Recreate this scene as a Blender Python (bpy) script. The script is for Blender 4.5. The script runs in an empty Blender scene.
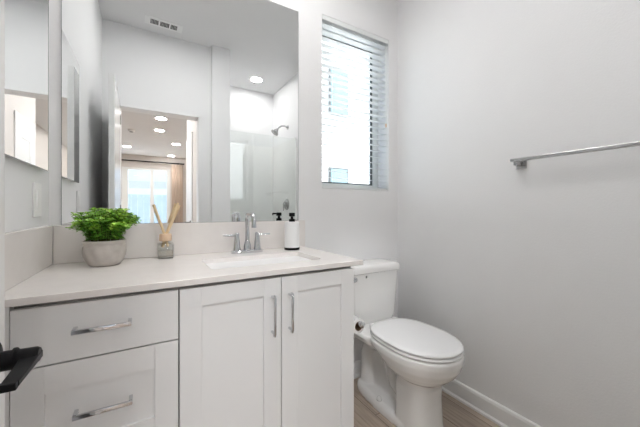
import bpy, bmesh, math, random
from mathutils import Vector, Matrix
random.seed(7)
S = bpy.context.scene
C = S.collection
PI = math.pi

# ------------------------------------------------------------------ camera, sky, sun, exposure
cd = bpy.data.cameras.new('camera'); cam = bpy.data.objects.new('camera', cd); C.objects.link(cam)
cd.sensor_width = 36.0; cd.lens = 293.37 / 640 * 36; cd.shift_y = -3.8 / 640; cd.clip_start = 0.02
cam.location = (0, 0, 1.096); cam.rotation_euler = (PI / 2, 0, -0.5319)
S.camera = cam
w = bpy.data.worlds.new('sky'); S.world = w; w.use_nodes = True
nt = w.node_tree; bg = nt.nodes['Background']
sky = nt.nodes.new('ShaderNodeTexSky'); sky.sky_type = 'NISHITA'; sky.sun_disc = False
sky.sun_elevation = math.radians(50); sky.sun_rotation = math.radians(200); sky.air_density = 1.0; sky.dust_density = 1.5
nt.links.new(sky.outputs[0], bg.inputs[0]); bg.inputs[1].default_value = .42
sd = bpy.data.lights.new('sun', 'SUN'); sd.energy = 6.5; sd.angle = math.radians(1); sd.color = (1, 0.96, 0.9)
sun = bpy.data.objects.new('sun', sd); C.objects.link(sun)
sun.rotation_euler = Vector((-0.35, 0.55, -0.75)).to_track_quat('-Z', 'Y').to_euler()
S.view_settings.view_transform = 'Standard'; S.view_settings.look = 'None'; S.view_settings.gamma = 1
S.view_settings.exposure = 0.50
S.view_settings.use_curve_mapping = False
S.cycles.use_denoising = True
S.cycles.max_bounces = 14; S.cycles.diffuse_bounces = 6; S.cycles.glossy_bounces = 8; S.cycles.transmission_bounces = 8
S.cycles.transparent_max_bounces = 16
S.cycles.blur_glossy = 1.0; S.cycles.sample_clamp_indirect = 6.0; S.cycles.caustics_reflective = True; S.cycles.caustics_refractive = False
LAMP = 90.0          # bathroom downlight strength
FILL_HALL = 150.0    # larger fill light added behind the camera to brighten the vanity front
LAMP_BED = 135.0      # bedroom downlight strength

# ------------------------------------------------------------------ materials
def mat(name, col, rough=0.5, metal=0.0, **k):
    m = bpy.data.materials.new(name); m.use_nodes = True
    b = m.node_tree.nodes['Principled BSDF']
    b.inputs['Base Color'].default_value = (*col, 1); b.inputs['Roughness'].default_value = rough
    b.inputs['Metallic'].default_value = metal
    for kk, v in k.items():
        b.inputs[kk.replace('_', ' ')].default_value = v
    return m
def vary(m, c1, c2, scale, detail=4, bump=0.0, bscale=None, dist=0.001, stretch=None):
    """procedural colour variation and relief"""
    n = m.node_tree.nodes; l = m.node_tree.links; b = n['Principled BSDF']
    tc = n.new('ShaderNodeTexCoord'); src = tc.outputs['Object']
    if stretch:
        mp = n.new('ShaderNodeMapping'); mp.inputs['Scale'].default_value = stretch; l.new(src, mp.inputs[0]); src = mp.outputs[0]
    no = n.new('ShaderNodeTexNoise'); no.inputs['Scale'].default_value = scale; no.inputs['Detail'].default_value = detail
    l.new(src, no.inputs['Vector'])
    cr = n.new('ShaderNodeValToRGB'); cr.color_ramp.elements[0].position = 0.3; cr.color_ramp.elements[1].position = 0.7
    cr.color_ramp.elements[0].color = (*c1, 1); cr.color_ramp.elements[1].color = (*c2, 1)
    l.new(no.outputs[0], cr.inputs[0]); l.new(cr.outputs[0], b.inputs['Base Color'])
    if bump:
        n2 = n.new('ShaderNodeTexNoise'); n2.inputs['Scale'].default_value = bscale or scale; n2.inputs['Detail'].default_value = 3
        l.new(src, n2.inputs['Vector'])
        bp = n.new('ShaderNodeBump'); bp.inputs['Strength'].default_value = bump; bp.inputs['Distance'].default_value = dist
        l.new(n2.outputs[0], bp.inputs['Height']); l.new(bp.outputs[0], b.inputs['Normal'])
    return m
def emis(name, col, st):
    m = bpy.data.materials.new(name); m.use_nodes = True; n = m.node_tree.nodes; n.clear()
    e = n.new('ShaderNodeEmission'); o = n.new('ShaderNodeOutputMaterial'); e.inputs[0].default_value = (*col, 1); e.inputs[1].default_value = st
    m.node_tree.links.new(e.outputs[0], o.inputs[0]); return m

M = {}
M['wall'] = vary(mat('wall_paint', (.80, .80, .805), .6), (.79, .79, .795), (.81, .81, .815), 3, bump=.35, bscale=130, dist=.002)
M['ceil'] = vary(mat('ceiling_paint', (.74, .74, .745), .8), (.735, .735, .74), (.75, .75, .755), 3, bump=.2, bscale=120, dist=.002)
M['door'] = vary(mat('door_gloss_paint', (.82, .82, .815), .16), (.815, .815, .81), (.825, .825, .82), 5)
M['hall'] = vary(mat('white_paint_warm_light', (.68, .64, .61), .7), (.67, .63, .60), (.69, .65, .62), 3)  # white walls with warmer, dimmer lamp light put into the colour
M['trim'] = vary(mat('trim_paint', (.82, .82, .82), .35), (.815, .815, .815), (.825, .825, .825), 5)
M['cab'] = vary(mat('cabinet_paint', (.80, .80, .80), .32), (.795, .795, .797), (.805, .805, .807), 5)
M['gap'] = mat('gap_shade', (.30, .295, .29), .8)  # grey stands in for the shade between cabinet fronts
M['quartz'] = vary(mat('quartz', (.79, .755, .73), .22), (.775, .74, .715), (.805, .77, .745), 18, detail=8)
M['ceramic'] = vary(mat('white_ceramic', (.84, .835, .825), .07, Coat_Weight=.3), (.835, .83, .82), (.845, .84, .83), 4)
M['seat'] = vary(mat('white_seat_plastic', (.86, .86, .865), .18), (.855, .855, .86), (.865, .865, .87), 4)
M['chrome'] = vary(mat('chrome', (.64, .65, .67), .08, 1.0), (.62, .63, .65), (.66, .67, .69), 20)
M['nickel'] = vary(mat('brushed_nickel', (.46, .46, .46), .26, 1.0), (.44, .44, .44), (.49, .49, .49), 200, stretch=(1, .02, 1))
M['black'] = vary(mat('black_metal', (.012, .012, .014), .38, Specular_IOR_Level=.12), (.005, .005, .006), (.009, .009, .010), 30)
M['mirror'] = mat('mirror_glass', (.93, .945, .945), .0, 1.0)
M['edge'] = mat('mirror_edge', (.16, .18, .18), .3, .4)
M['soapw'] = vary(mat('white_ribbed_plastic', (.85, .85, .85), .35), (.84, .84, .84), (.86, .86, .86), 20)
M['plate'] = mat('switch_plastic', (.83, .83, .82), .3)
M['reed'] = vary(mat('reed', (.80, .62, .38), .7), (.76, .57, .33), (.84, .68, .45), 60, stretch=(1, 1, .1))
M['woodcap'] = vary(mat('diffuser_wood_cap', (.72, .52, .36), .5), (.66, .46, .30), (.78, .58, .41), 40, stretch=(1, 1, .15))
M['paper'] = vary(mat('toilet_paper', (.88, .87, .86), .9), (.86, .85, .84), (.9, .89, .88), 80, bump=.3)
M['card'] = vary(mat('cardboard', (.20, .13, .08), .9), (.17, .11, .07), (.24, .16, .10), 60)
M['slat'] = mat('blind_slat', (.78, .80, .80), .4)
def translucent(m, k, col):
    n = m.node_tree.nodes; l = m.node_tree.links; t = n.new('ShaderNodeBsdfTranslucent'); t.inputs[0].default_value = (*col, 1)
    x = n.new('ShaderNodeMixShader'); x.inputs[0].default_value = k; l.new(n['Principled BSDF'].outputs[0], x.inputs[1]); l.new(t.outputs[0], x.inputs[2])
    l.new(x.outputs[0], n['Material Output'].inputs[0])
translucent(M['slat'], .06, (.85, .88, .87))
M['vinyl'] = mat('window_vinyl', (.82, .84, .83), .35)
M['gasket'] = mat('window_gasket', (.10, .11, .11), .6)
M['shower'] = vary(mat('shower_surround', (.90, .895, .885), .18), (.895, .89, .88), (.905, .90, .89), 3)
M['curtain'] = vary(mat('curtain_cloth', (.62, .51, .43), .9), (.59, .48, .40), (.65, .54, .46), 12, stretch=(6, 6, .3))
M['dark'] = mat('dark_grille', (.07, .07, .07), .8)
M['bulb'] = emis('lamp_diffuser', (1.0, .985, .97), LAMP)
M['bulbfill'] = emis('hall_fill_diffuser', (.98, .99, 1.0), FILL_HALL)
M['bulbbed'] = emis('bedroom_lamp_diffuser', (1.0, .98, .955), LAMP_BED)
M['stucco'] = vary(mat('neighbour_stucco', (.86, .86, .85), .9), (.84, .84, .83), (.88, .88, .87), 4, bump=.4, bscale=60)
M['nglass'] = mat('neighbour_glass', (.22, .31, .34), .08, .0)
M['fence'] = vary(mat('blue_grey_fence', (.50, .58, .63), .7), (.47, .55, .60), (.53, .61, .66), 5)
M['soil'] = vary(mat('potting_soil', (.05, .035, .025), .95), (.03, .02, .015), (.08, .06, .04), 90)
M['stem'] = vary(mat('plant_stem', (.10, .12, .04), .7), (.08, .09, .03), (.13, .15, .05), 60)

def glass(name, col, rough=0.0, ior=1.45, thin=False):
    m = bpy.data.materials.new(name); m.use_nodes = True; n = m.node_tree.nodes; l = m.node_tree.links; n.clear()
    o = n.new('ShaderNodeOutputMaterial')
    if thin:      # clear pane: transparent with a mirror reflection set by the angle
        t = n.new('ShaderNodeBsdfTransparent'); t.inputs[0].default_value = (*col, 1)
        g = n.new('ShaderNodeBsdfGlossy'); g.inputs['Roughness'].default_value = rough
        lw = n.new('ShaderNodeLayerWeight'); lw.inputs[0].default_value = .5
        pw = n.new('ShaderNodeMath'); pw.operation = 'POWER'; pw.inputs[1].default_value = 4.5; l.new(lw.outputs['Facing'], pw.inputs[0])
        r0 = ((ior - 1) / (ior + 1)) ** 2
        f = n.new('ShaderNodeMath'); f.operation = 'MULTIPLY_ADD'; f.inputs[1].default_value = 1 - r0; f.inputs[2].default_value = r0; l.new(pw.outputs[0], f.inputs[0])
        x = n.new('ShaderNodeMixShader'); l.new(f.outputs[0], x.inputs[0]); l.new(t.outputs[0], x.inputs[1]); l.new(g.outputs[0], x.inputs[2])
        l.new(x.outputs[0], o.inputs[0])
    else:
        g = n.new('ShaderNodeBsdfGlass'); g.inputs[0].default_value = (*col, 1); g.inputs['Roughness'].default_value = rough; g.inputs['IOR'].default_value = ior
        l.new(g.outputs[0], o.inputs[0])
    return m
M['pane'] = glass('window_pane', (.95, .97, .96), thin=True)
M['showerglass'] = glass('shower_glass', (.97, .985, .98), ior=1.85, thin=True)
M['bottle'] = glass('bottle_glass', (.96, .97, .97), thin=True, ior=1.5, rough=.02)
M['oil'] = glass('diffuser_oil', (.97, .94, .90), thin=True, ior=1.33)

# floor: wood-look planks running away from the door
def floor_mat():
    m = mat('floor_planks', (.4, .33, .27), .42); n = m.node_tree.nodes; l = m.node_tree.links; b = n['Principled BSDF']
    tc = n.new('ShaderNodeTexCoord'); mp = n.new('ShaderNodeMapping'); mp.inputs['Rotation'].default_value = (0, 0, PI / 2)
    l.new(tc.outputs['Object'], mp.inputs[0])
    br = n.new('ShaderNodeTexBrick'); br.inputs['Scale'].default_value = 1; br.inputs['Brick Width'].default_value = 1.2
    br.inputs['Row Height'].default_value = .15; br.inputs['Mortar Size'].default_value = .0016; br.offset = .37
    br.inputs['Color1'].default_value = (.52, .44, .37, 1); br.inputs['Color2'].default_value = (.44, .37, .305, 1)
    br.inputs['Mortar'].default_value = (.12, .09, .07, 1)
    l.new(mp.outputs[0], br.inputs['Vector'])
    mp2 = n.new('ShaderNodeMapping'); mp2.inputs['Scale'].default_value = (30, 1.6, 1); l.new(tc.outputs['Object'], mp2.inputs[0])
    no = n.new('ShaderNodeTexNoise'); no.inputs['Scale'].default_value = 2.0; no.inputs['Detail'].default_value = 8; no.inputs['Roughness'].default_value = .65
    l.new(mp2.outputs[0], no.inputs['Vector'])
    cr = n.new('ShaderNodeValToRGB'); cr.color_ramp.elements[0].position = .3; cr.color_ramp.elements[1].position = .72
    cr.color_ramp.elements[0].color = (.62, .60, .58, 1); cr.color_ramp.elements[1].color = (1.15, 1.12, 1.1, 1)
    l.new(no.outputs[0], cr.inputs[0])
    mx = n.new('ShaderNodeMix'); mx.data_type = 'RGBA'; mx.blend_type = 'MULTIPLY'; mx.inputs[0].default_value = 1
    l.new(br.outputs[0], mx.inputs[6]); l.new(cr.outputs[0], mx.inputs[7]); l.new(mx.outputs[2], b.inputs['Base Color'])
    return m
M['floor'] = floor_mat()
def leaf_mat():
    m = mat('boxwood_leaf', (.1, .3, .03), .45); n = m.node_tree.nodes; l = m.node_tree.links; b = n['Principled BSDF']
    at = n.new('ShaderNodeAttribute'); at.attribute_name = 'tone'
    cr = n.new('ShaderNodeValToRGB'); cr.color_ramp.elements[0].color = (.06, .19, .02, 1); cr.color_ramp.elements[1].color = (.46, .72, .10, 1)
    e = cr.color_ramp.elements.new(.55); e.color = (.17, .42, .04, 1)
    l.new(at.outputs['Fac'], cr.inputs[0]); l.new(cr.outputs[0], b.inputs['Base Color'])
    return m
M['leaf'] = leaf_mat()
def pot_mat():
    m = mat('pot_plaster', (.62, .57, .52), .8); n = m.node_tree.nodes; l = m.node_tree.links; b = n['Principled BSDF']
    vary(m, (.44, .405, .37), (.58, .54, .50), 14, bump=.3, bscale=60)
    return m
M['pot'] = pot_mat()

# ------------------------------------------------------------------ mesh helpers
def obj(name, bm, m, parent=None, smooth=False, ang=None):
    me = bpy.data.meshes.new(name); bmesh.ops.recalc_face_normals(bm, faces=bm.faces[:]); bm.to_mesh(me); bm.free()
    ms = m if isinstance(m, (list, tuple)) else [m]
    for x in ms: me.materials.append(x)
    if smooth or ang:
        for p in me.polygons: p.use_smooth = True
    o = bpy.data.objects.new(name, me); C.objects.link(o)
    if ang: me.set_sharp_from_angle(angle=math.radians(ang))
    if parent: o.parent = parent
    return o
def tag(o, label=None, cat=None, group=None, kind=None):
    if label: o['label'] = label
    if cat: o['category'] = cat
    if group: o['group'] = group
    if kind: o['kind'] = kind
    return o
def thing(name, loc, label, cat, group=None, rz=0):
    o = bpy.data.objects.new(name, None); C.objects.link(o); o.location = loc; o.rotation_euler = (0, 0, rz); o.empty_display_size = .05
    return tag(o, label, cat, group)
def struct(name, bm, m, **k):
    return tag(obj(name, bm, m, **k), kind='structure')
def B(): return bmesh.new()
def box(bm, x0, x1, y0, y1, z0, z1, bev=0, seg=2, mi=0):
    r = bmesh.ops.create_cube(bm, size=1); vs = r['verts']
    bmesh.ops.scale(bm, vec=(abs(x1 - x0), abs(y1 - y0), abs(z1 - z0)), verts=vs)
    bmesh.ops.translate(bm, vec=((x0 + x1) / 2, (y0 + y1) / 2, (z0 + z1) / 2), verts=vs)
    fs = set(f for v in vs for f in v.link_faces)
    if mi:
        for f in fs: f.material_index = mi
    if bev:
        es = list(set(e for v in vs for e in v.link_edges))
        bmesh.ops.bevel(bm, geom=es, offset=bev, segments=seg, affect='EDGES', profile=.5)
    return bm
def ring(bm, pts): return [bm.verts.new(p) for p in pts]
def skin(bm, rings, cap0=True, cap1=True, closed=True):
    for a, b in zip(rings, rings[1:]):
        n = len(a)
        for i in range(n if closed else n - 1):
            j = (i + 1) % n
            bm.faces.new((a[i], a[j], b[j], b[i]))
    if cap0: bm.faces.new(rings[0][::-1])
    if cap1: bm.faces.new(rings[-1])
def lathe(bm, prof, c=(0, 0, 0), n=40, axis='z', fn=None, caps=(True, True)):
    rs = []
    for r, h in prof:
        pts = []
        for i in range(n):
            a = 2 * PI * i / n; rr = fn(r, h, a) if fn else r
            x, y = rr * math.cos(a), rr * math.sin(a)
            if axis == 'z': p = (c[0] + x, c[1] + y, c[2] + h)
            elif axis == 'x': p = (c[0] + h, c[1] + x, c[2] + y)
            else: p = (c[0] + x, c[1] + h, c[2] + y)
            pts.append(p)
        rs.append(ring(bm, pts))
    skin(bm, rs, *caps)
    return bm
def tube(bm, path, r, n=12, flat=None):
    """sweep a round (or rectangular, flat=(w,h)) section along a path"""
    P = [Vector(p) for p in path]; rs = []; up = None
    for i, p in enumerate(P):
        t = (P[min(i + 1, len(P) - 1)] - P[max(i - 1, 0)]).normalized()
        if up is None:
            up = Vector((0, 0, 1)) if abs(t.z) < .9 else Vector((0, 1, 0))
        s = t.cross(up).normalized(); up = s.cross(t).normalized()
        rr = r[i] if isinstance(r, (list, tuple)) else r
        if flat:
            a, b = flat[0] / 2, flat[1] / 2
            pts = [p + s * a + up * b, p - s * a + up * b, p - s * a - up * b, p + s * a - up * b]
        else:
            pts = [p + (s * math.cos(2 * PI * k / n) + up * math.sin(2 * PI * k / n)) * rr for k in range(n)]
        rs.append(ring(bm, pts))
    skin(bm, rs); return bm
def arc(c, r, a0, a1, n, plane='yz'):
    out = []
    for i in range(n + 1):
        a = math.radians(a0 + (a1 - a0) * i / n); u, v = r * math.cos(a), r * math.sin(a)
        out.append((c[0], c[1] + u, c[2] + v) if plane == 'yz' else (c[0] + u, c[1], c[2] + v) if plane == 'xz' else (c[0] + u, c[1] + v, c[2]))
    return out
def sup(cx, cy, z, ax, ayf, ayb, n=48, e=2.0, eb=None):
    """closed outline: half width ax, reach ayf to the front (-y), ayb to the back"""
    pts = []
    for i in range(n):
        a = 2 * PI * i / n; c, s = math.cos(a), math.sin(a)
        ee = e if s < 0 else (eb or e)
        x = ax * math.copysign(abs(c) ** (2 / ee), c); y = (ayf if s < 0 else ayb) * math.copysign(abs(s) ** (2 / ee), s)
        pts.append((cx + x, cy + y, z))
    return pts

# ------------------------------------------------------------------ the room's measures
YB = 1.5472; XL = -.336; XR = 1.5624; YD = -.056; ZC = 2.746; T = .12
WX0, WX1, WZ0, WZ1 = .925, 1.476, 1.228, 2.300      # bathroom window opening
DX0, DX1, DZ = -.21, .455, 2.03                      # doorway

# floor and ceiling
struct('floor', box(B(), -4.2, 3.2, -7.6, 1.73, -.06, 0), M['floor'])
struct('ceiling', box(B(), -4.2, 3.2, -7.6, 1.73, ZC, ZC + .1), M['ceil'])
b = B()
box(b, XL - T, WX0, YB, YB + .18, 0, ZC); box(b, WX1, XR + T, YB, YB + .18, 0, ZC)
box(b, WX0, WX1, YB, YB + .18, 0, WZ0); box(b, WX0, WX1, YB, YB + .18, WZ1, ZC)
struct('wall_back', b, M['wall'])
struct('wall_left', box(B(), XL - T, XL, YD - T, YB, 0, ZC), M['wall'])
struct('wall_right', box(B(), XR, XR + T, -1.02, YB, 0, ZC), M['wall'])
b = B()
box(b, XL, DX0, YD - T, YD, 0, ZC); box(b, DX0, DX1, YD - T, YD, DZ, ZC); box(b, DX1, .56, YD - T, YD, 0, ZC)
box(b, .56, .735, -.18, 0.0, 0, ZC)
struct('wall_front', b, M['wall'])
b = B()      # shower alcove walls behind the glass
box(b, .615, .735, -1.02, -.18, 0, ZC); box(b, .735, XR, -1.02, -.90, 0, ZC)
struct('wall_shower', b, M['wall'])
b = B()
box(b, .735, .745, -.89, -.18, .08, 1.985, .002); box(b, .745, XR - .01, -.90, -.89, .08, 1.985, .002); box(b, XR - .01, XR, -.89, -.16, .08, 1.985, .002)
struct('trim_1', b, M['shower'])
b = B(); box(b, .735, XR, -.90, -.16, 0, .05); box(b, .735, XR, -.18, -.10, 0, .10, .012)
struct('floor_shower', b, M['ceramic'])

# bedroom beyond the doorway
b = B(); box(b, .49, .49 + .09, -1.55, -.176, 0, ZC); box(b, .58, 1.2, -1.55, -1.46, 0, ZC)
struct('wall_hall', b, M['hall'])
struct('wall_bedroom_right', box(B(), 1.2, 1.3, -7.5, -1.46, 0, ZC), M['hall'])
struct('wall_bedroom_left', box(B(), -3.7, -3.6, -7.5, -.176, 0, ZC), M['hall'])
struct('wall_bedroom_front', box(B(), -3.6, XL - T, -.296, -.176, 0, ZC), M['hall'])
b = B()
box(b, -3.6, -1.75, -7.5, -7.38, 0, ZC); box(b, .62, 1.2, -7.5, -7.38, 0, ZC); box(b, -1.75, .62, -7.5, -7.38, 2.38, ZC)
struct('wall_bedroom_far', b, M['hall'])
# sliding glass door in the far wall
b = B()
for x0, x1 in ((-1.75, -1.66), (-.66, -.50), (.075, .175), (.53, .62)): box(b, x0, x1, -7.47, -7.40, 0, 2.38)
box(b, -1.66, .53, -7.468, -7.402, 2.30, 2.38); box(b, -1.66, .53, -7.468, -7.402, 0, .09)
o = struct('window_2', b, M['vinyl'])
obj('pane', box(B(), -1.66, .53, -7.438, -7.432, .09, 2.30), M['pane'], o)

# bathroom window
b = B(); yw = 1.66
for a_ in ((WX0, WX0 + .045), (WX1 - .045, WX1)): box(b, *a_, yw, yw + .05, WZ0, WZ1, .003)
box(b, WX0 + .045, WX1 - .045, yw, yw + .05, WZ0, WZ0 + .045, .003); box(b, WX0 + .045, WX1 - .045, yw, yw + .05, WZ1 - .045, WZ1, .003)
o = struct('window_1', b, M['vinyl'])
b = B()
for a_ in ((WX0 + .045, WX0 + .055), (WX1 - .055, WX1 - .045)): box(b, *a_, yw + .012, yw + .03, WZ0 + .045, WZ1 - .045)
box(b, WX0 + .055, WX1 - .055, yw + .012, yw + .03, WZ0 + .045, WZ0 + .055); box(b, WX0 + .055, WX1 - .055, yw + .012, yw + .03, WZ1 - .055, WZ1 - .045)
obj('gasket', b, M['gasket'], o)
obj('pane', box(B(), WX0 + .055, WX1 - .055, yw + .018, yw + .022, WZ0 + .055, WZ1 - .055), M['pane'], o)

# baseboards (tapered cap and a thin base shoe)
def baseboard(name, p0, p1, inward):
    prof = [(0, 0), (.024, 0), (.024, .012), (.014, .018), (.014, .082), (.010, .094), (.004, .098), (0, .098)]
    bm = B(); nx, ny = inward; rs = []
    for p in (p0, p1): rs.append(ring(bm, [(p[0] + nx * d, p[1] + ny * d, z) for d, z in prof]))
    skin(bm, rs); return struct(name, bm, M['trim'])
baseboard('baseboard_right', (XR, -.10), (XR, YB), (-1, 0))
baseboard('baseboard_back', (.77, YB), (XR - .024, YB), (0, -1))
baseboard('baseboard_front', (DX1 + .02, YD), (.56, YD), (0, 1))
# door jamb lining
b = B()
box(b, DX1 - .018, DX1, YD - T - .01, YD + .012, 0, DZ, .002); box(b, DX0, DX0 + .004, YD - T - .01, YD, 0, DZ); box(b, DX0, DX1, YD - T - .01, YD + .012, DZ - .018, DZ, .002)
struct('trim_2', b, M['trim'])

# the open bathroom door
dl = math.hypot(.013, .70)
db = bpy.data.objects.new('door_1', None); C.objects.link(db); db.location = (-.205, YD + .002, 0); db.rotation_euler = (0, 0, -math.atan2(.013, .70)); db['kind'] = 'structure'
obj('door_leaf', box(B(), -.035, 0, 0, dl, .012, 2.022, .0015), M['door'], db)
hd = obj('door_handle', B(), M['black'], db)
bm = B(); hy, hz = dl - .062, .882
lathe(bm, [(.0, 0), (.031, 0), (.031, .006), (.028, .009), (0.0, .009)], (0, hy, hz), 40, 'x', caps=(False, False))
lathe(bm, [(.0135, .008), (.0135, .030)], (0, hy, hz), 24, 'x')
lathe(bm, [(.0150, .028), (.0150, .031), (.0120, .034), (.0115, .053), (.0095, .0565), (.002, .057)], (0, hy, hz + .001), 24, 'x')
rs = []
for (y_, xa, xb, zz, hh) in ((hy + .009, .036, .0575, hz - .0015, .0060), (hy - .04, .039, .0570, hz - .0025, .0045), (hy - .076, .040, .0565, hz - .003, .0042)):
    rs.append(ring(bm, [(xb - .0015, y_, zz + hh), (xa, y_, zz + hh), (xa, y_, zz - hh), (xb - .0015, y_, zz - hh), (xb, y_, zz - hh + .0015), (xb, y_, zz + hh - .0015)]))
skin(bm, rs)
box(bm, .012, .0555, hy - .083, hy - .074, hz - .0085, hz + .0012, .0012)
bmesh.ops.recalc_face_normals(bm, faces=bm.faces[:]); bm.to_mesh(hd.data); bm.free(); hd.data.materials.append(M['black']) if not hd.data.materials else None
hd['label'] = 'black lever handle'
for zz in (.25, 1.05, 1.85):
    obj('hinge', box(B(), -.004, .004, -.010, .006, zz, zz + .09, .001), M['black'], db)

# white panelled door with casing on the hall wall
hx = .49
b = B(); box(b, hx - .012, hx, -.98, -.90, 0, 2.06, .002); box(b, hx - .012, hx, -1.50, -1.42, 0, 2.06, .002); box(b, hx - .0125, hx, -1.50, -.90, 1.98, 2.07, .002)
struct('trim_3', b, M['trim'])
b = B(); box(b, hx - .006, hx, -1.42, -.98, .01, 1.98)
for y0, y1 in ((-1.42, -1.33), (-1.07, -.98)): box(b, hx - .010, hx - .005, y0, y1, .01, 1.98, .001)
for z0, z1 in ((.01, .2), (.9, 1.05), (1.84, 1.98)): box(b, hx - .010, hx - .005, -1.33, -1.07, z0, z1, .001)
d2 = struct('door_2', b, M['trim'])
b = B(); lathe(b, [(.026, 0), (.026, -.008), (.010, -.01), (.010, -.05)], (hx - .010, -1.03, .93), 24, 'x'); box(b, hx - .068, hx - .050, -1.15, -1.015, .922, .938, .003)
obj('door_handle', b, M['black'], d2)

# ------------------------------------------------------------------ outside
b = B(); box(b, -2, 9, 5.0, 5.3, -4, 7)
o = obj('neighbour_house', b, M['stucco']); tag(o, 'white stucco house seen through the bathroom window blinds', 'building')
for z0, z1 in ((3.02, 4.0), (.9, 1.95)):
    f = obj('window', box(B(), 3.14, 3.60, 4.96, 5.0, z0, z1), M['gasket'], o)
    obj('pane', box(B(), 3.17, 3.57, 4.95, 4.96, z0 + .03, z1 - .03), M['nglass'], f)
b = B(); box(b, -9, 9, -19, -18.6, -4, 6); o = obj('neighbour_house', b, M['stucco']); tag(o, 'pale house across the yard behind the blue fence', 'building')
obj('window', box(B(), -2.5, 2.5, -18.6, -18.55, 2.45, 2.9), M['hall'], o)
b = B()
for i in range(26): box(b, -3.2 + i * .22, -3.2 + i * .22 + .21, -11.03, -11.0, -.3, 1.72)
box(b, -3.2, 2.52, -11.06, -11.03, 1.5, 1.6)
tag(obj('yard_fence', b, M['fence']), 'blue grey fence outside the bedroom glass door', 'fence')
struct('ground', box(B(), -14, 14, -22, 10, -4.1, -4.0), M['stucco'])
struct('patio', box(B(), -5, 4, -11.2, -7.6, -.3, -.06), M['stucco'])

# ------------------------------------------------------------------ vanity
ZT = .8806; YF = .9881; DF = 1.003; XV = .758; XC = .796
v = thing('vanity_cabinet', (.2, 1.25, 0), 'white shaker vanity cabinet with chrome pulls under the quartz worktop', 'cabinet')
def P(o, par):        # keep world placement when parented to an Empty
    o.parent = par; o.matrix_parent_inverse = Matrix.Translation(par.location).inverted(); return o
ZB = ZT - .020
b = B(); box(b, -.29, XV, 1.024, YB - .002, .10, ZB); box(b, XL + .001, -.293, 1.010, YB - .002, 0, ZB)
P(obj('carcass', b, M['cab']), v)
P(obj('toe_kick', box(B(), -.29, XV - .01, 1.08, 1.10, 0, .10), M['cab']), v)
P(obj('gap_shade_sheet', box(B(), -.288, XV - .004, 1.0225, 1.0245, .11, ZB - .001), M['gap']), v)  # sheet over the white carcass, paints shade into the front gaps
def shaker(x0, x1, z0, z1, fr=.064, fz=None):
    fz = fz or fr; bm = B(); y0, y1 = DF, DF + .0195; e = .0012
    box(bm, x0, x0 + fr, y0, y1, z0, z1, e, 1); box(bm, x1 - fr, x1, y0, y1, z0, z1, e, 1)
    box(bm, x0 + fr, x1 - fr, y0, y1, z0, z0 + fz, 0); box(bm, x0 + fr, x1 - fr, y0, y1, z1 - fz, z1, 0)
    box(bm, x0 + fr - .002, x1 - fr + .002, y0 + .008, y1 - .002, z0 + fz - .002, z1 - fz + .002)
    return bm
def pull(a, z, L, vert=False):
    """flat chrome bar pull standing on two posts"""
    bm = B(); y = .972; t = .0055
    if vert:
        for s in (z + .005, z + L - .005): tube(bm, [(a, DF, s), (a, y + .004, s)], .0048, 12)
        pts = [(a, y + .010, z - .002), (a, y + .003, z - .001), (a, y, z + .006), (a, y, z + L - .006), (a, y + .003, z + L + .001), (a, y + .010, z + L + .002)]
        tube(bm, pts, .005, 12)
    else:
        box(bm, a, a + L, y - .004, y + .004, z - t, z + t, .0012)
        for s in (a, a + L - .009): box(bm, s, s + .009, y, DF, z - t, z + t, .001)
    return bm
d = P(obj('drawer', box(B(), -.290, .082, DF, DF + .0195, .6975, .8475, .0012, 1), M['cab']), v)
obj('handle', pull(-.169, .7795, .131), M['chrome'], d, ang=40)
d = P(obj('drawer', shaker(-.290, .082, .407, .6935, .063, .070), M['cab']), v)
obj('handle', pull(-.167, .559, .131), M['chrome'], d, ang=40)
d = P(obj('drawer', shaker(-.290, .082, .114, .403, .063, .070), M['cab']), v)
obj('handle', pull(-.167, .27, .131), M['chrome'], d, ang=40)
d = P(obj('door', shaker(.0865, .4235, .114, .8475, .065, .060), M['cab']), v)
obj('handle', pull(.389, .650, .136, True), M['chrome'], d, ang=50)
d = P(obj('door', shaker(.4270, XV, .114, .8475, .065, .060), M['cab']), v)
obj('handle', pull(.457, .650, .136, True), M['chrome'], d, ang=50)

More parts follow.
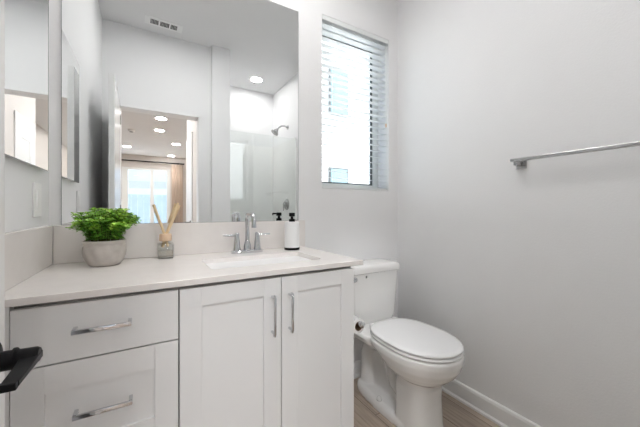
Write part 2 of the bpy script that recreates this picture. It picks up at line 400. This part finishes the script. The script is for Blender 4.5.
# countertop with sink cut-out
SX0, SX1, SY0, SY1 = .200, .664, 1.105, 1.357
def rrect(x0, x1, y0, y1, r, z, n=6):
    pts = []
    for cx, cy, a0 in ((x1 - r, y1 - r, 0), (x0 + r, y1 - r, 90), (x0 + r, y0 + r, 180), (x1 - r, y0 + r, 270)):
        for i in range(n + 1):
            a = math.radians(a0 + 90 * i / n); pts.append((cx + r * math.cos(a), cy + r * math.sin(a), z))
    return pts
ct = thing('countertop', (.23, 1.27, ZB), 'pale quartz worktop slab over the white vanity', 'countertop')
def slab():
    bm = B(); N = 7
    def outer(z, i):     # four sides of outer loop matched to the rounded inner one
        e = i
        x0, x1, y0, y1 = XL + .0005, XC - e, YF + e, YB - .0005
        pts = []
        for cx, cy, a0 in ((x1, y1, 0), (x0, y1, 90), (x0, y0, 180), (x1, y0, 270)):
            for k in range(N): pts.append((cx, cy, z))
        return pts
    it = ring(bm, rrect(SX0, SX1, SY0, SY1, .02, ZT)); ib = ring(bm, rrect(SX0, SX1, SY0, SY1, .02, ZB))
    x0, x1, y0, y1 = XL + .0005, XC, YF, YB - .0005; e = .0015
    def four(z, ii): return ring(bm, [(x1 - ii, y1, z), (x0, y1, z), (x0, y0 + ii, z), (x1 - ii, y0 + ii, z)])
    ot, o2, o3, ob = four(ZT, e), four(ZT - e, 0), four(ZB + e, 0), four(ZB, e)
    for a_, b_ in ((ot, o2), (o2, o3), (o3, ob)):
        for i in range(4): bm.faces.new((a_[i], a_[(i + 1) % 4], b_[(i + 1) % 4], b_[i]))
    for inn, out in ((it, ot), (ib, ob)):
        for q in range(4):
            for k in range(N - 1): bm.faces.new((out[q], inn[q * N + k], inn[q * N + k + 1]))
            bm.faces.new((out[q], inn[q * N + N - 1], inn[((q + 1) % 4) * N], out[(q + 1) % 4]))
    n = len(it)
    for i in range(n): bm.faces.new((it[i], ib[i], ib[(i + 1) % n], it[(i + 1) % n]))
    return bm
P(obj('slab', slab(), M['quartz']), ct)
tag(obj('backsplash', box(B(), XL + .0155, XC + .004, YB - .0175, YB - .0005, ZT + .0003, 1.0333, .0015, 1), M['quartz']), 'long low quartz backsplash strip under the large mirror', 'backsplash')
tag(obj('side_splash', box(B(), XL + .0005, XL + .0150, YF + .004, YB - .018, ZT + .0003, 1.0333, .0015, 1), M['quartz']), 'short quartz splash strip along the left wall', 'backsplash')
# undermount sink
sk = thing('sink_basin', (.432, 1.23, .72), 'white rectangular undermount basin set into the quartz worktop', 'sink')
bm = B(); rs = []
for (i, z, r) in ((-.004, ZB - .0005, .024), (-.004, ZB - .006, .024), (.004, ZB - .10, .030), (.018, ZB - .135, .04), (.05, ZB - .147, .045)):
    rs.append(ring(bm, rrect(SX0 + i, SX1 - i, SY0 + i, SY1 - i, r, z)))
for (i, z, r) in ((.05, ZB - .158, .045), (.010, ZB - .145, .04), (-.008, ZB - .10, .030), (-.018, ZB - .006, .024), (-.022, ZB - .0005, .024)):
    rs.append(ring(bm, rrect(SX0 + i, SX1 - i, SY0 + i, SY1 - i, r, z)))
skin(bm, rs, False, False)
n = len(rs[0])
for i in range(n): bm.faces.new((rs[-1][i], rs[-1][(i + 1) % n], rs[0][(i + 1) % n], rs[0][i]))
bm.faces.new(rs[4]); bm.faces.new(rs[5])
P(obj('basin', bm, M['ceramic'], ang=50), sk)
bm = B(); lathe(bm, [(0, 0), (.030, 0), (.030, .003), (.022, .004), (.020, .001), (0, .001)], (.432, 1.23, ZB - .1475), 32, caps=(False, False))
P(obj('drain', bm, M['chrome'], ang=40), sk)

# faucet: two levers and a squared gooseneck on one deck plate
FX, FY = .433, 1.458
fa = thing('faucet', (FX, FY, ZT), 'chrome two-handle faucet with tall squared spout behind the sink', 'faucet')
bm = B(); rs = []
for z, k in ((0, 0), (.010, 0), (.0145, .004), (.016, .012)):
    rs.append(ring(bm, sup(0, 0, z, .079 - k, .026 - k, .026 - k, 40, 3.2)))
skin(bm, rs); obj('base', bm, M['chrome'], fa, ang=40)
bm = B(); lathe(bm, [(.019, .014), (.019, .030), (.0165, .045), (.0115, .060)], n=28)
R_ = .022; zt = .192
path = [(0, 0, .05), (0, 0, .10), (0, 0, zt - R_)] + arc((0, -R_, zt - R_), R_, 0, 90, 6)[1:] + [(0, -.05, zt + .001)] \
    + arc((0, -.085, zt - R_ - .001), R_, 90, 180, 6) + [(0, -.085 - R_, zt - .050)]
tube(bm, path, .0108, 18)
lathe(bm, [(.0118, 0), (.0118, .014)], (0, -.085 - R_, zt - .062), 20)
obj('spout', bm, M['chrome'], fa, ang=40)
for s in (-1, 1):
    bm = B(); cx = s * .052
    lathe(bm, [(.019, .014), (.019, .022), (.0165, .028), (.0150, .055), (.0130, .064), (.0115, .082), (.0118, .096), (.0085, .101)], (cx, 0, 0), 28)
    tube(bm, [(cx - s * .008, 0, .088), (cx + s * .03, -.002, .089), (cx + s * .066, -.004, .090)], [.0062, .0056, .0046], 14)
    obj('lever_handle', bm, M['chrome'], fa, ang=40)
bm = B(); lathe(bm, [(.0035, .012), (.0035, .055), (.006, .057), (.006, .066), (.003, .068)], (0, .020, 0), 14); obj('lift_rod', bm, M['chrome'], fa, ang=40)

# main mirror
mm = thing('vanity_mirror', (.23, YB - .003, 1.05), 'large frameless wall mirror above the quartz backsplash', 'mirror')
P(obj('mirror_glass', box(B(), -.2965, .7590, YB - .0070, YB - .0066, 1.0350, 2.2510), M['mirror']), mm)
P(obj('mirror_backing', box(B(), -.2980, .7607, YB - .0065, YB - .0005, 1.0336, 2.2525), M['edge']), mm)

# mirrored cabinet on the left wall
mc = thing('medicine_cabinet', (XL, 1.25, 1.24), 'mirror-fronted medicine cabinet on the left wall above the side splash', 'mirrored cabinet')
P(obj('cabinet_body', box(B(), XL + .0005, XL + .014, 1.060, 1.450, 1.245, 1.870), M['trim']), mc)
dd = P(obj('mirror_door', box(B(), XL + .0150, XL + .0185, 1.056, 1.454, 1.240, 1.875), M['edge']), mc)
obj('mirror_glass', box(B(), XL + .0186, XL + .0192, 1.0565, 1.4535, 1.2405, 1.8745), M['mirror'], dd).matrix_parent_inverse = Matrix()

# wall plates
def plate(name, y, z, label, kind):
    t = thing(name, (XL, y, z), label, kind)
    P(obj('plate', box(B(), XL + .0004, XL + .006, y - .040, y + .040, z - .060, z + .060, .0025), M['plate']), t)
    if kind == 'light switch':
        P(obj('rocker', box(B(), XL + .004, XL + .0085, y - .017, y + .017, z - .034, z + .034, .001), M['plate']), t)
    else:
        for s in (-1, 1):
            r = P(obj('socket', box(B(), XL + .004, XL + .0075, y - .017, y + .017, z + s * .020 - .015, z + s * .020 + .015, .003), M['plate']), t)
            bm = B()
            for q in (-.006, .006): box(bm, XL + .0072, XL + .0078, y + q - .001, y + q + .001, z + s * .020 - .002, z + s * .020 + .007)
            obj('slot', bm, M['dark'], r)
plate('light_switch', 1.388, 1.13, 'white switch plate on the left wall below the medicine cabinet corner', 'light switch')
plate('light_switch', .975, 1.14, 'white switch plate on the left wall, seen in the large mirror', 'light switch')

# ------------------------------------------------------------------ things on the worktop
# potted boxwood
PX, PY = -.142, 1.412
pp = thing('potted_plant', (PX, PY, ZT), 'leafy green artificial boxwood in a grey textured pot on the worktop', 'potted plant')
bm = B(); NP = 72
def ridge(r, h, a):
    k = max(0, min(1, (h - .012) / .02)) * max(0, min(1, (.082 - h) / .012))
    return r * (1 + .030 * k * math.sin(11 * a + h * 62) * (1 if r > .04 else 0))
prof = [(.040, 0), (.046, .001), (.051, .005), (.060, .020), (.0665, .038), (.0695, .056), (.0690, .072), (.066, .080), (.0680, .085), (.0690, .091), (.0680, .096), (.0645, .098), (.061, .095), (.060, .088), (.0595, .083)]
lathe(bm, prof, n=NP, fn=ridge); obj('pot', bm, M['pot'], pp, ang=60)
bm = B(); lathe(bm, [(.0597, .084), (.045, .089), (.02, .091)], n=32); obj('soil', bm, M['soil'], pp, smooth=True)
lv = B(); tone = lv.loops.layers.float_color.new('tone'); st = B()
def leaf(p, nrm, side, L, W, t):
    nrm = nrm.normalized(); u = (side - nrm * side.dot(nrm)).normalized(); v_ = nrm.cross(u)
    k = [(0, 0, 0), (.3, .42, .10), (.68, .5, .16), (1, .0, .06), (.68, -.5, .16), (.3, -.42, .10)]
    vs = [lv.verts.new(p + u * (a * L) + v_ * (b_ * W) + nrm * (c_ * W)) for a, b_, c_ in k]
    mid = lv.verts.new(p + u * (.55 * L))
    for i in range(6):
        f = lv.faces.new((vs[i], vs[(i + 1) % 6], mid))
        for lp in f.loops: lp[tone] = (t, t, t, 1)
base = Vector((0, 0, .090))
R3 = random.Random(11)
for s in range(150):
    # stems fan out from the pot into a low wide crown
    a = R3.uniform(0, 2 * PI); q = R3.random() ** .6
    hz = R3.uniform(.45, 1.08); ex = .112 * q
    top = Vector((-.004 * q + math.cos(a) * ex * 1.02, math.sin(a) * ex * .86, .105 + .112 * math.sqrt(max(0, 1 - (q * .93) ** 2)) * hz * R3.uniform(.82, 1.06) + .022 * q))
    rt = Vector((math.cos(a) * min(ex, .050) * .8, math.sin(a) * min(ex, .050) * .8, .088))
    midp = (rt + top) / 2 + Vector((0, 0, .018)) - Vector((math.cos(a), math.sin(a), 0)) * .006
    pts = [rt, midp, top]; tube(st, pts, .0009, 4)
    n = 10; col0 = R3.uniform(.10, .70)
    for i in range(n):
        t = .16 + .84 * i / (n - 1)
        p = rt.lerp(midp, t * 2) if t < .5 else midp.lerp(top, t * 2 - 1)
        dr = (top - rt).normalized()
        for k in range(2):
            aa = i * 1.3 + k * PI + R3.uniform(-.4, .4)
            sd_ = Vector((math.cos(aa), math.sin(aa), R3.uniform(.1, .6))).normalized()
            nn = (dr + Vector((R3.uniform(-.5, .5), R3.uniform(-.5, .5), .5))).normalized()
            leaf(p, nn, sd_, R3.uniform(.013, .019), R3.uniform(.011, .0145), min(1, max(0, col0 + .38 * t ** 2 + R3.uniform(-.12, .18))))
    for k in range(3):
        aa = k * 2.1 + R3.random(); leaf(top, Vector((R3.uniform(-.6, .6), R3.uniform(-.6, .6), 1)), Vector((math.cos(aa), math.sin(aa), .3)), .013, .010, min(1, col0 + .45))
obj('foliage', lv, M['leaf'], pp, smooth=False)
obj('stems', st, M['stem'], pp)

# reed diffuser
QX, QY = .070, 1.482
rd = thing('reed_diffuser', (QX, QY, ZT), 'clear glass reed diffuser with wooden collar and tan reeds', 'reed diffuser')
bm = B(); rs = []
for h, z in ((.030, 0), (.033, .002), (.033, .060), (.030, .066), (.014, .069), (.0135, .076)):
    rs.append(ring(bm, [(x, y, z) for x, y, _ in rrect(-h, h, -h, h, min(.006, h * .4) if h > .02 else h * .98, 0)]))
for h, z in ((.0115, .076), (.0115, .067), (.026, .063), (.029, .058), (.029, .008), (.026, .006)):
    rs.append(ring(bm, [(x, y, z) for x, y, _ in rrect(-h, h, -h, h, min(.005, h * .4) if h > .02 else h * .98, 0)]))
skin(bm, rs); obj('bottle', bm, M['bottle'], rd, ang=40)
obj('oil', box(B(), -.0285, .0285, -.0285, .0285, .0085, .034, .003), M['oil'], rd)
bm = B(); lathe(bm, [(.012, .0765), (.024, .0765), (.025, .079), (.025, .104), (.022, .108), (.010, .108), (.010, .100)], n=32); obj('collar', bm, M['woodcap'], rd, ang=40)
for (tx, ty, tz) in ((-.046, -.006, .238), (-.040, .012, .214), (.050, -.014, .246), (.058, .006, .236), (.040, .016, .222)):
    d_ = Vector((tx, ty, tz)) - Vector((0, 0, .10)); p0 = Vector((0, 0, .10)) - d_ * .22 + Vector((0, 0, -.02))
    obj('reed', tube(B(), [p0, Vector((tx * .04, ty * .04, .10)), (tx, ty, tz)], .0052, 10), M['reed'], rd)

# soap dispenser
sp = thing('soap_dispenser', (.676, 1.449, ZT), 'white ribbed soap bottle with black pump near the worktop end', 'soap dispenser', rz=-math.radians(25))
bm = B(); pr = [(.034, .013), (.0395, .013), (.040, .016)]
z = .018
while z < .142:
    pr += [(.0402, z), (.0392, z + .003)]; z += .006
pr += [(.0395, .146), (.037, .150), (.018, .151)]
lathe(bm, pr, n=40); obj('bottle', bm, M['soapw'], sp, ang=40)
bm = B(); lathe(bm, [(.040, 0), (.0415, .001), (.0415, .012), (.040, .013)], n=40); obj('base_ring', bm, M['black'], sp, ang=40)
bm = B(); lathe(bm, [(.0165, .149), (.0165, .163), (.011, .166), (.0075, .168), (.0075, .178), (.0160, .180), (.0160, .196), (.0135, .199)], n=28)
box(bm, -.0055, .0055, -.052, 0, .187, .197, .003); tube(bm, [(0, -.046, .192), (0, -.050, .188), (0, -.051, .182)], .004, 10)
obj('pump', bm, M['black'], sp, ang=40)

# ------------------------------------------------------------------ toilet
TX = 1.195
to = thing('toilet', (TX, 1.15, 0), 'white two-piece toilet with closed lid beside the vanity', 'toilet')
def remesh(o, vox, sm=6):
    m = o.modifiers.new('r', 'REMESH'); m.mode = 'VOXEL'; m.voxel_size = vox
    s = o.modifiers.new('s', 'SMOOTH'); s.iterations = sm; s.factor = .6
    dg = bpy.context.evaluated_depsgraph_get(); dg.update()
    me = bpy.data.meshes.new_from_object(o.evaluated_get(dg)); o.modifiers.clear(); old = o.data; o.data = me
    for p in me.polygons: p.use_smooth = True
    return o
bm = B()
def loft(rows):
    rs = [ring(bm, sup(0, cy, z, ax, f, bk, 56, e, eb)) for (cy, z, ax, f, bk, e, eb) in rows]; skin(bm, rs)
# y below is relative to the empty at y=1.15 : bowl front tip at about .81
loft([(-.115, .245, .080, .10, .09, 2.4, 2.4), (-.115, .262, .108, .125, .115, 2.2, 2.2), (-.115, .283, .137, .155, .145, 2.1, 2.2), (-.115, .310, .160, .183, .175, 2.0, 2.3),
      (-.115, .345, .178, .206, .215, 2.0, 2.5), (-.115, .380, .187, .218, .27, 2.0, 2.8), (-.115, .408, .187, .220, .30, 2.0, 2.8), (-.115, .414, .180, .212, .295, 2.0, 2.8)])
loft([(-.12, .0, .110, .098, .080, 3, 8), (-.12, .03, .106, .094, .080, 3, 8), (-.12, .14, .101, .088, .080, 3, 8), (-.12, .22, .100, .092, .080, 2.8, 8), (-.12, .28, .110, .11, .090, 2.4, 3)])
# deck under the tank
rs = []
for z, k in ((.352, .04), (.365, .012), (.395, 0), (.408, .003), (.412, .010)):
    rs.append(ring(bm, [(x, y, z) for x, y, _ in rrect(-.185 + k, .185 - k, .06, .345 - k, .05 - k * .3, 0)]))
skin(bm, rs)
# foot
rs = []
for z, k in ((0, 0), (.026, 0), (.042, .008), (.050, .026)):
    rs.append(ring(bm, sup(0, .02, z, .116 - k, .235 - k, .31 - k, 56, 3.0, 3.0)))
skin(bm, rs)
# trapway: one tube up from the bowl, over and down to the floor
tube(bm, [(0, -.06, .24), (0, -.045, .16), (0, -.015, .125), (0, .025, .145), (0, .055, .205), (0, .085, .262), (0, .135, .300), (0, .195, .305), (0, .248, .278), (0, .270, .215), (0, .268, .13), (0, .262, .05), (0, .262, .005)],
     [.078, .064, .056, .053, .052, .052, .052, .053, .053, .053, .056, .062, .072], 20)
box(bm, -.020, .020, -.06, .25, .03, .36)
o = obj('bowl', bm, M['ceramic'], to); remesh(o, .005, 5)
# bolt caps
for s in (-1, 1):
    bm = B(); lathe(bm, [(.014, 0), (.0145, .006), (.012, .016), (.006, .021), (0.001, .022)], (s * .097, .075, .050), 20); obj('bolt_cap', bm, M['ceramic'], to, smooth=True)
# seat ring and lid
def egg(z, k, cy=-.115):
    return sup(0, cy, z, .183 - k, .217 - k, .265 - k, 64, 2.0, 2.9)
bm = B(); skin(bm, [ring(bm, egg(z, k)) for z, k in ((.4165, .014), (.4190, .003), (.424, .0), (.4285, .002), (.4310, .018))]); obj('seat', bm, M['seat'], to, ang=60)
bm = B(); skin(bm, [ring(bm, egg(z, k)) for z, k in ((.4350, .018), (.4375, .003), (.442, .001), (.446, .003), (.4495, .010), (.451, .03), (.452, .08))]); obj('seat_lid', bm, M['seat'], to, ang=60)
for s in (-1, 1):
    bm = B(); lathe(bm, [(.004, -.022), (.010, -.020), (.011, 0), (.010, .020), (.004, .022)], (s * .07, .158, .430), 20, 'x'); obj('hinge', bm, M['seat'], to, smooth=True)
# tank
bm = B(); rs = []
for z, k, kb in ((.405, .040, .02), (.412, .030, .012), (.45, .020, .006), (.60, .008, .002), (.719, 0, 0)):
    rs.append(ring(bm, [(x, y, z) for x, y, _ in rrect(-.202 + k, .190 - k, .200 + kb * 1.5, .382, .035, 0, 8)]))
skin(bm, rs); obj('tank', bm, M['ceramic'], to, ang=50)
bm = B(); rs = []
for z, k in ((.7195, .006), (.722, .001), (.745, 0), (.757, .002), (.764, .010), (.767, .03), (.768, .06)):
    rs.append(ring(bm, [(x, y, z) for x, y, _ in rrect(-.212 + k, .200 - k, .188 + k, .388 - k, max(.012, .040 - k * .3), 0, 8)]))
skin(bm, rs); obj('tank_lid', bm, M['ceramic'], to, ang=60)
bm = B(); lathe(bm, [(.013, .200), (.0135, .190), (.010, .186), (.002, .185)], (-.170, 0, .694), 24, 'y')
tube(bm, [(-.170, .182, .694), (-.180, .180, .692), (-.205, .181, .686)], [.0065, .006, .006], 12); 
obj('flush_lever', bm, M['chrome'], to, ang=40)
bm = B(); lathe(bm, [(.0055, .2), (.0055, .1965), (.002, .196)], (-.085, 0, .700), 16, 'y'); obj('emblem', bm, M['nickel'], to)
# water supply
bm = B(); tube(bm, [(-.16, .385, .18), (-.16, .35, .18), (-.16, .345, .21), (-.165, .33, .30), (-.15, .32, .42)], .006, 10); lathe(bm, [(.03, .389), (.03, .395)], (-.16, 0, .18), 24, 'y')
obj('supply_line', bm, M['chrome'], to, smooth=True)

# toilet paper and its holder on the vanity side
HX, HZ = .806, .594
hp = thing('toilet_paper_holder', (XV, 1.16, HZ), 'chrome pivot toilet paper holder on the vanity side', 'toilet paper holder')
bm = B(); lathe(bm, [(.022, 0), (.022, .006), (.010, .009), (.008, .012)], n=28, axis='x'); 
obj('wall_plate', bm, M['chrome'], hp, ang=40)
bm = B(); tube(bm, [(.008, 0, 0), (HX - XV - .012, 0, 0), (HX - XV - .004, -.003, 0), (HX - XV, -.012, 0), (HX - XV, -.145, 0)], .0062, 14)
lathe(bm, [(.0062, -.138), (.012, -.141), (.0135, -.146), (.0135, -.156), (.009, -.160), (.002, -.161)], (HX - XV, 0, 0), 24, 'y')
obj('arm', bm, M['chrome'], hp, ang=40)
tp = thing('toilet_paper_roll', (HX, 1.08, HZ - .0133), 'nearly used white toilet paper roll on the chrome holder', 'toilet paper')
bm = B(); 
def annulus(bm, ri, ro, y0, y1, n=36):
    rs = [ring(bm, [(r * math.cos(2 * PI * i / n), y, r * math.sin(2 * PI * i / n)) for i in range(n)]) for r, y in ((ri, y0), (ro, y0), (ro, y1), (ri, y1), (ri, y0))]
    for a_, b_ in zip(rs, rs[1:]):
        for i in range(n): bm.faces.new((a_[i], a_[(i + 1) % n], b_[(i + 1) % n], b_[i]))
annulus(bm, .0205, .033, -.048, .048); obj('paper', bm, M['paper'], tp, ang=40)
bm = B(); annulus(bm, .0185, .0205, -.0485, .0485); obj('cardboard_core', bm, M['card'], tp, ang=40)

# ------------------------------------------------------------------ towel bar on the right wall
tb = thing('towel_bar', (XR, .74, 1.33), 'brushed nickel square towel bar on the right wall', 'towel bar')
for y in (.728, .128):
    o = P(obj('bracket', box(B(), XR - .010, XR - .0005, y - .022, y + .022, 1.293, 1.337, .0015), M['nickel']), tb)
    obj('post', box(B(), XR - .062, XR - .008, y - .009, y + .009, 1.306, 1.323, .0015), M['nickel'], o)
P(obj('bar', box(B(), XR - .070, XR - .055, .113, .748, 1.3225, 1.3375, .002), M['nickel']), tb)

# ------------------------------------------------------------------ window blind
wb = thing('window_blind', (1.2, 1.58, WZ0), 'white horizontal slat blind inside the bathroom window opening', 'window blind')
x0, x1, yb = WX0 + .004, WX1 - .004, 1.580
P(obj('headrail', box(B(), x0, x1, yb - .026, yb + .024, WZ1 - .026, WZ1 - .002, .003), M['slat']), wb)
P(obj('valance', box(B(), x0 - .001, x1 + .001, yb - .032, yb - .027, WZ1 - .030, WZ1 - .001, .001), M['slat']), wb)
bm = B(); z = WZ0 + .030; n = 0; tilt = math.radians(6)
while z < WZ1 - .034:
    rs = []
    for xx in (x0, x1):
        pts = []
        for t in range(7):
            s = -.0245 + .049 * t / 6; cv = .0022 * (1 - (s / .0245) ** 2)
            pts.append((xx, yb + s * math.cos(tilt), z + s * math.sin(tilt) + cv + .0010))
        for t in range(6, -1, -1):
            s = -.0245 + .049 * t / 6; cv = .0022 * (1 - (s / .0245) ** 2)
            pts.append((xx, yb + s * math.cos(tilt), z + s * math.sin(tilt) + cv - .0010))
        rs.append(ring(bm, pts))
    skin(bm, rs); z += .0415; n += 1
P(obj('slats', bm, M['slat']), wb)
P(obj('bottom_rail', box(B(), x0, x1, yb - .025, yb + .025, WZ0 + .002, WZ0 + .018, .004), M['slat']), wb)
for xx in (x0 + .075, x1 - .075):
    bm = B()
    for yy in (yb - .0262, yb + .0262): box(bm, xx - .0007, xx + .0007, yy - .0004, yy + .0004, WZ0 + .01, WZ1 - .04)
    P(obj('ladder_cord', bm, M['vinyl']), wb)
bm = B(); tube(bm, [(WX1 - .030, yb - .036, WZ1 - .05), (WX1 - .030, yb - .037, 1.70)], .0035, 8); P(obj('tilt_wand', bm, M['vinyl']), wb)
bm = B(); lathe(bm, [(.004, 0), (.006, -.004), (.006, -.02), (.003, -.026)], (WX1 - .030, yb - .037, 1.70), 12); P(obj('wand_tip', bm, M['woodcap']), wb)

# ------------------------------------------------------------------ shower
sg = thing('shower_glass', (1.15, -.14, .10), 'clear glass shower panel with bright side channels across from the vanity', 'shower glass')
P(obj('glass_panel', box(B(), .747, XR - .012, -.144, -.136, .115, 1.955), M['showerglass']), sg)
for x0_, x1_ in ((.7355, .7475), (XR - .0135, XR - .0005)):
    P(obj('side_channel', box(B(), x0_, x1_, -.153, -.127, .102, 1.955, .001), M['trim']), sg)
P(obj('bottom_channel', box(B(), .7475, XR - .0135, -.153, -.127, .102, .118), M['chrome']), sg)
sh = thing('shower_spray', (XR, -.39, 2.155), 'chrome shower head on a curved arm in the shower', 'shower head')
bm = B(); lathe(bm, [(.028, -.0005), (.028, -.006), (.012, -.012)], n=24, axis='x')
obj('flange', bm, M['nickel'], sh, ang=40)
bm = B(); tube(bm, [(-.008, 0, 0), (-.05, 0, .012), (-.09, 0, .006), (-.125, 0, -.02), (-.142, 0, -.040)], .0095, 14); obj('arm', bm, M['nickel'], sh, smooth=True)
bm = B(); lathe(bm, [(.011, .0), (.016, -.012), (.020, -.026), (.042, -.055), (.050, -.068), (.050, -.076), (.044, -.079), (.002, -.079)], n=32)
o = obj('head', bm, M['nickel'], sh, ang=40); o.location = (-.138, 0, -.034); o.rotation_euler = (0, math.radians(38), 0)
sv = thing('shower_valve', (XR, -.40, 1.165), 'chrome round shower valve with lever below the shower head', 'shower valve')
bm = B(); lathe(bm, [(.075, -.0005), (.075, -.005), (.070, -.009), (.028, -.012), (.026, -.045), (.022, -.050)], (-.0105, 0, 0), 36, 'x'); obj('trim_plate', bm, M['nickel'], sv, ang=40)
bm = B(); tube(bm, [(-.052, 0, 0), (-.056, 0, -.04), (-.062, 0, -.085)], [.009, .008, .006], 12); obj('lever', bm, M['nickel'], sv, smooth=True)

# ------------------------------------------------------------------ ceiling fixtures
def downlight(x, y, label, m, group=None, r=.068):
    t = thing('recessed_light', (x, y, ZC), label, 'ceiling light', group)
    bm = B(); n = 40
    rs = [ring(bm, [(q * math.cos(2 * PI * i / n), q * math.sin(2 * PI * i / n), z) for i in range(n)]) for q, z in ((r, -.003), (r + .004, -.007), (r + .016, -.006), (r + .022, -.0005))]
    skin(bm, rs, False, False); obj('trim_ring', bm, M['trim'], t, smooth=True)
    bm = B(); lathe(bm, [(r, -.0006), (r, -.004)], n=n); obj('diffuser', bm, m, t)
    return t
downlight(.20, .68, 'recessed ceiling light nearer the doorway, over the bathroom floor', M['bulb'])
downlight(.66, 1.05, 'recessed ceiling light over the sink end of the vanity', M['bulb'])
downlight(1.191, -.535, 'round recessed ceiling light inside the shower', M['bulb'])
downlight(-.45, -1.35, 'added hall fill light just outside the bathroom doorway', M['bulbfill'], r=.15)  # unseen lamp, added to fill the vanity front through the doorway
for x, y, lb in ((.215, -2.95, 'bedroom ceiling light nearest the bathroom doorway'), (.218, -3.87, 'bedroom ceiling light second from the bathroom doorway'),
                 (.62, -5.11, 'bedroom ceiling light toward the curtain side, nearer of two'), (.63, -6.99, 'bedroom ceiling light closest to the tan curtain'),
                 (-.458, -6.06, 'bedroom ceiling light left of the others in the mirror'), (-2.4, -4.0, 'bedroom ceiling light far to the closed side of the room')):
    downlight(x, y, lb, M['bulbbed'], r=.085)
vt = thing('ceiling_vent', (.128, .130, ZC), 'white three-section air vent on the bathroom ceiling seen in mirror', 'air vent', rz=math.radians(-2))
obj('frame', box(B(), -.148, .148, -.062, .062, -.006, -.0005, .002), M['trim'], vt)
for x0_, x1_ in ((-.105, -.042), (-.030, .040), (.052, .105)):
    g = obj('grille', box(B(), x0_, x1_, -.034, .034, -.0072, -.0055), M['dark'], vt)
    bm = B(); k = x0_ + .006
    while k < x1_ - .003: box(bm, k, k + .002, -.034, .034, -.0085, -.0070); k += .0105
    obj('louvre', bm, M['trim'], g)
cv = thing('smoke_alarm', (-.285, -4.14, ZC), 'small grey round alarm on the bedroom ceiling', 'smoke alarm')
bm = B(); lathe(bm, [(.065, -.0005), (.065, -.02), (.055, -.034), (.002, -.036)], n=32); obj('cover', bm, M['trim'], cv, ang=40)
bm = B(); lathe(bm, [(.035, -.036), (.035, -.040)], n=24); obj('sensor_grille', bm, M['dark'], cv)

# curtain and rod in the bedroom
cr_ = thing('curtain_rod', (-.6, -7.28, 2.56), 'thin black curtain rod above the bedroom glass door', 'curtain rod')
bm = B(); lathe(bm, [(.019, -1.6), (.019, 1.62)], n=12, axis='x'); obj('rod', bm, M['black'], cr_, smooth=True)
for xx in (-1.55, -.15, 1.45):
    bm = B(); box(bm, xx - .012, xx + .012, -.099, 0, -.012, .012, .002); box(bm, xx - .02, xx + .02, -.0995, -.094, -.04, .04, .002); obj('bracket', bm, M['black'], cr_)
def curtain(xa, xb, label):
    bm = B(); n = 90; top = []; rs = []
    for z in (2.535, 1.8, 1.0, .04):
        pts = []
        for i in range(n + 1):
            t = i / n; pts.append((xa + (xb - xa) * t, -7.285 + .030 * math.sin(t * 2 * PI * 7), z))
        for i in range(n, -1, -1):
            t = i / n; pts.append((xa + (xb - xa) * t, -7.289 + .030 * math.sin(t * 2 * PI * 7), z))
        rs.append(ring(bm, pts))
    skin(bm, rs); tag(obj('curtain', bm, M['curtain'], smooth=True), label, 'curtain')
curtain(.655, .985, 'tan floor-length curtain gathered beside the bedroom glass door')
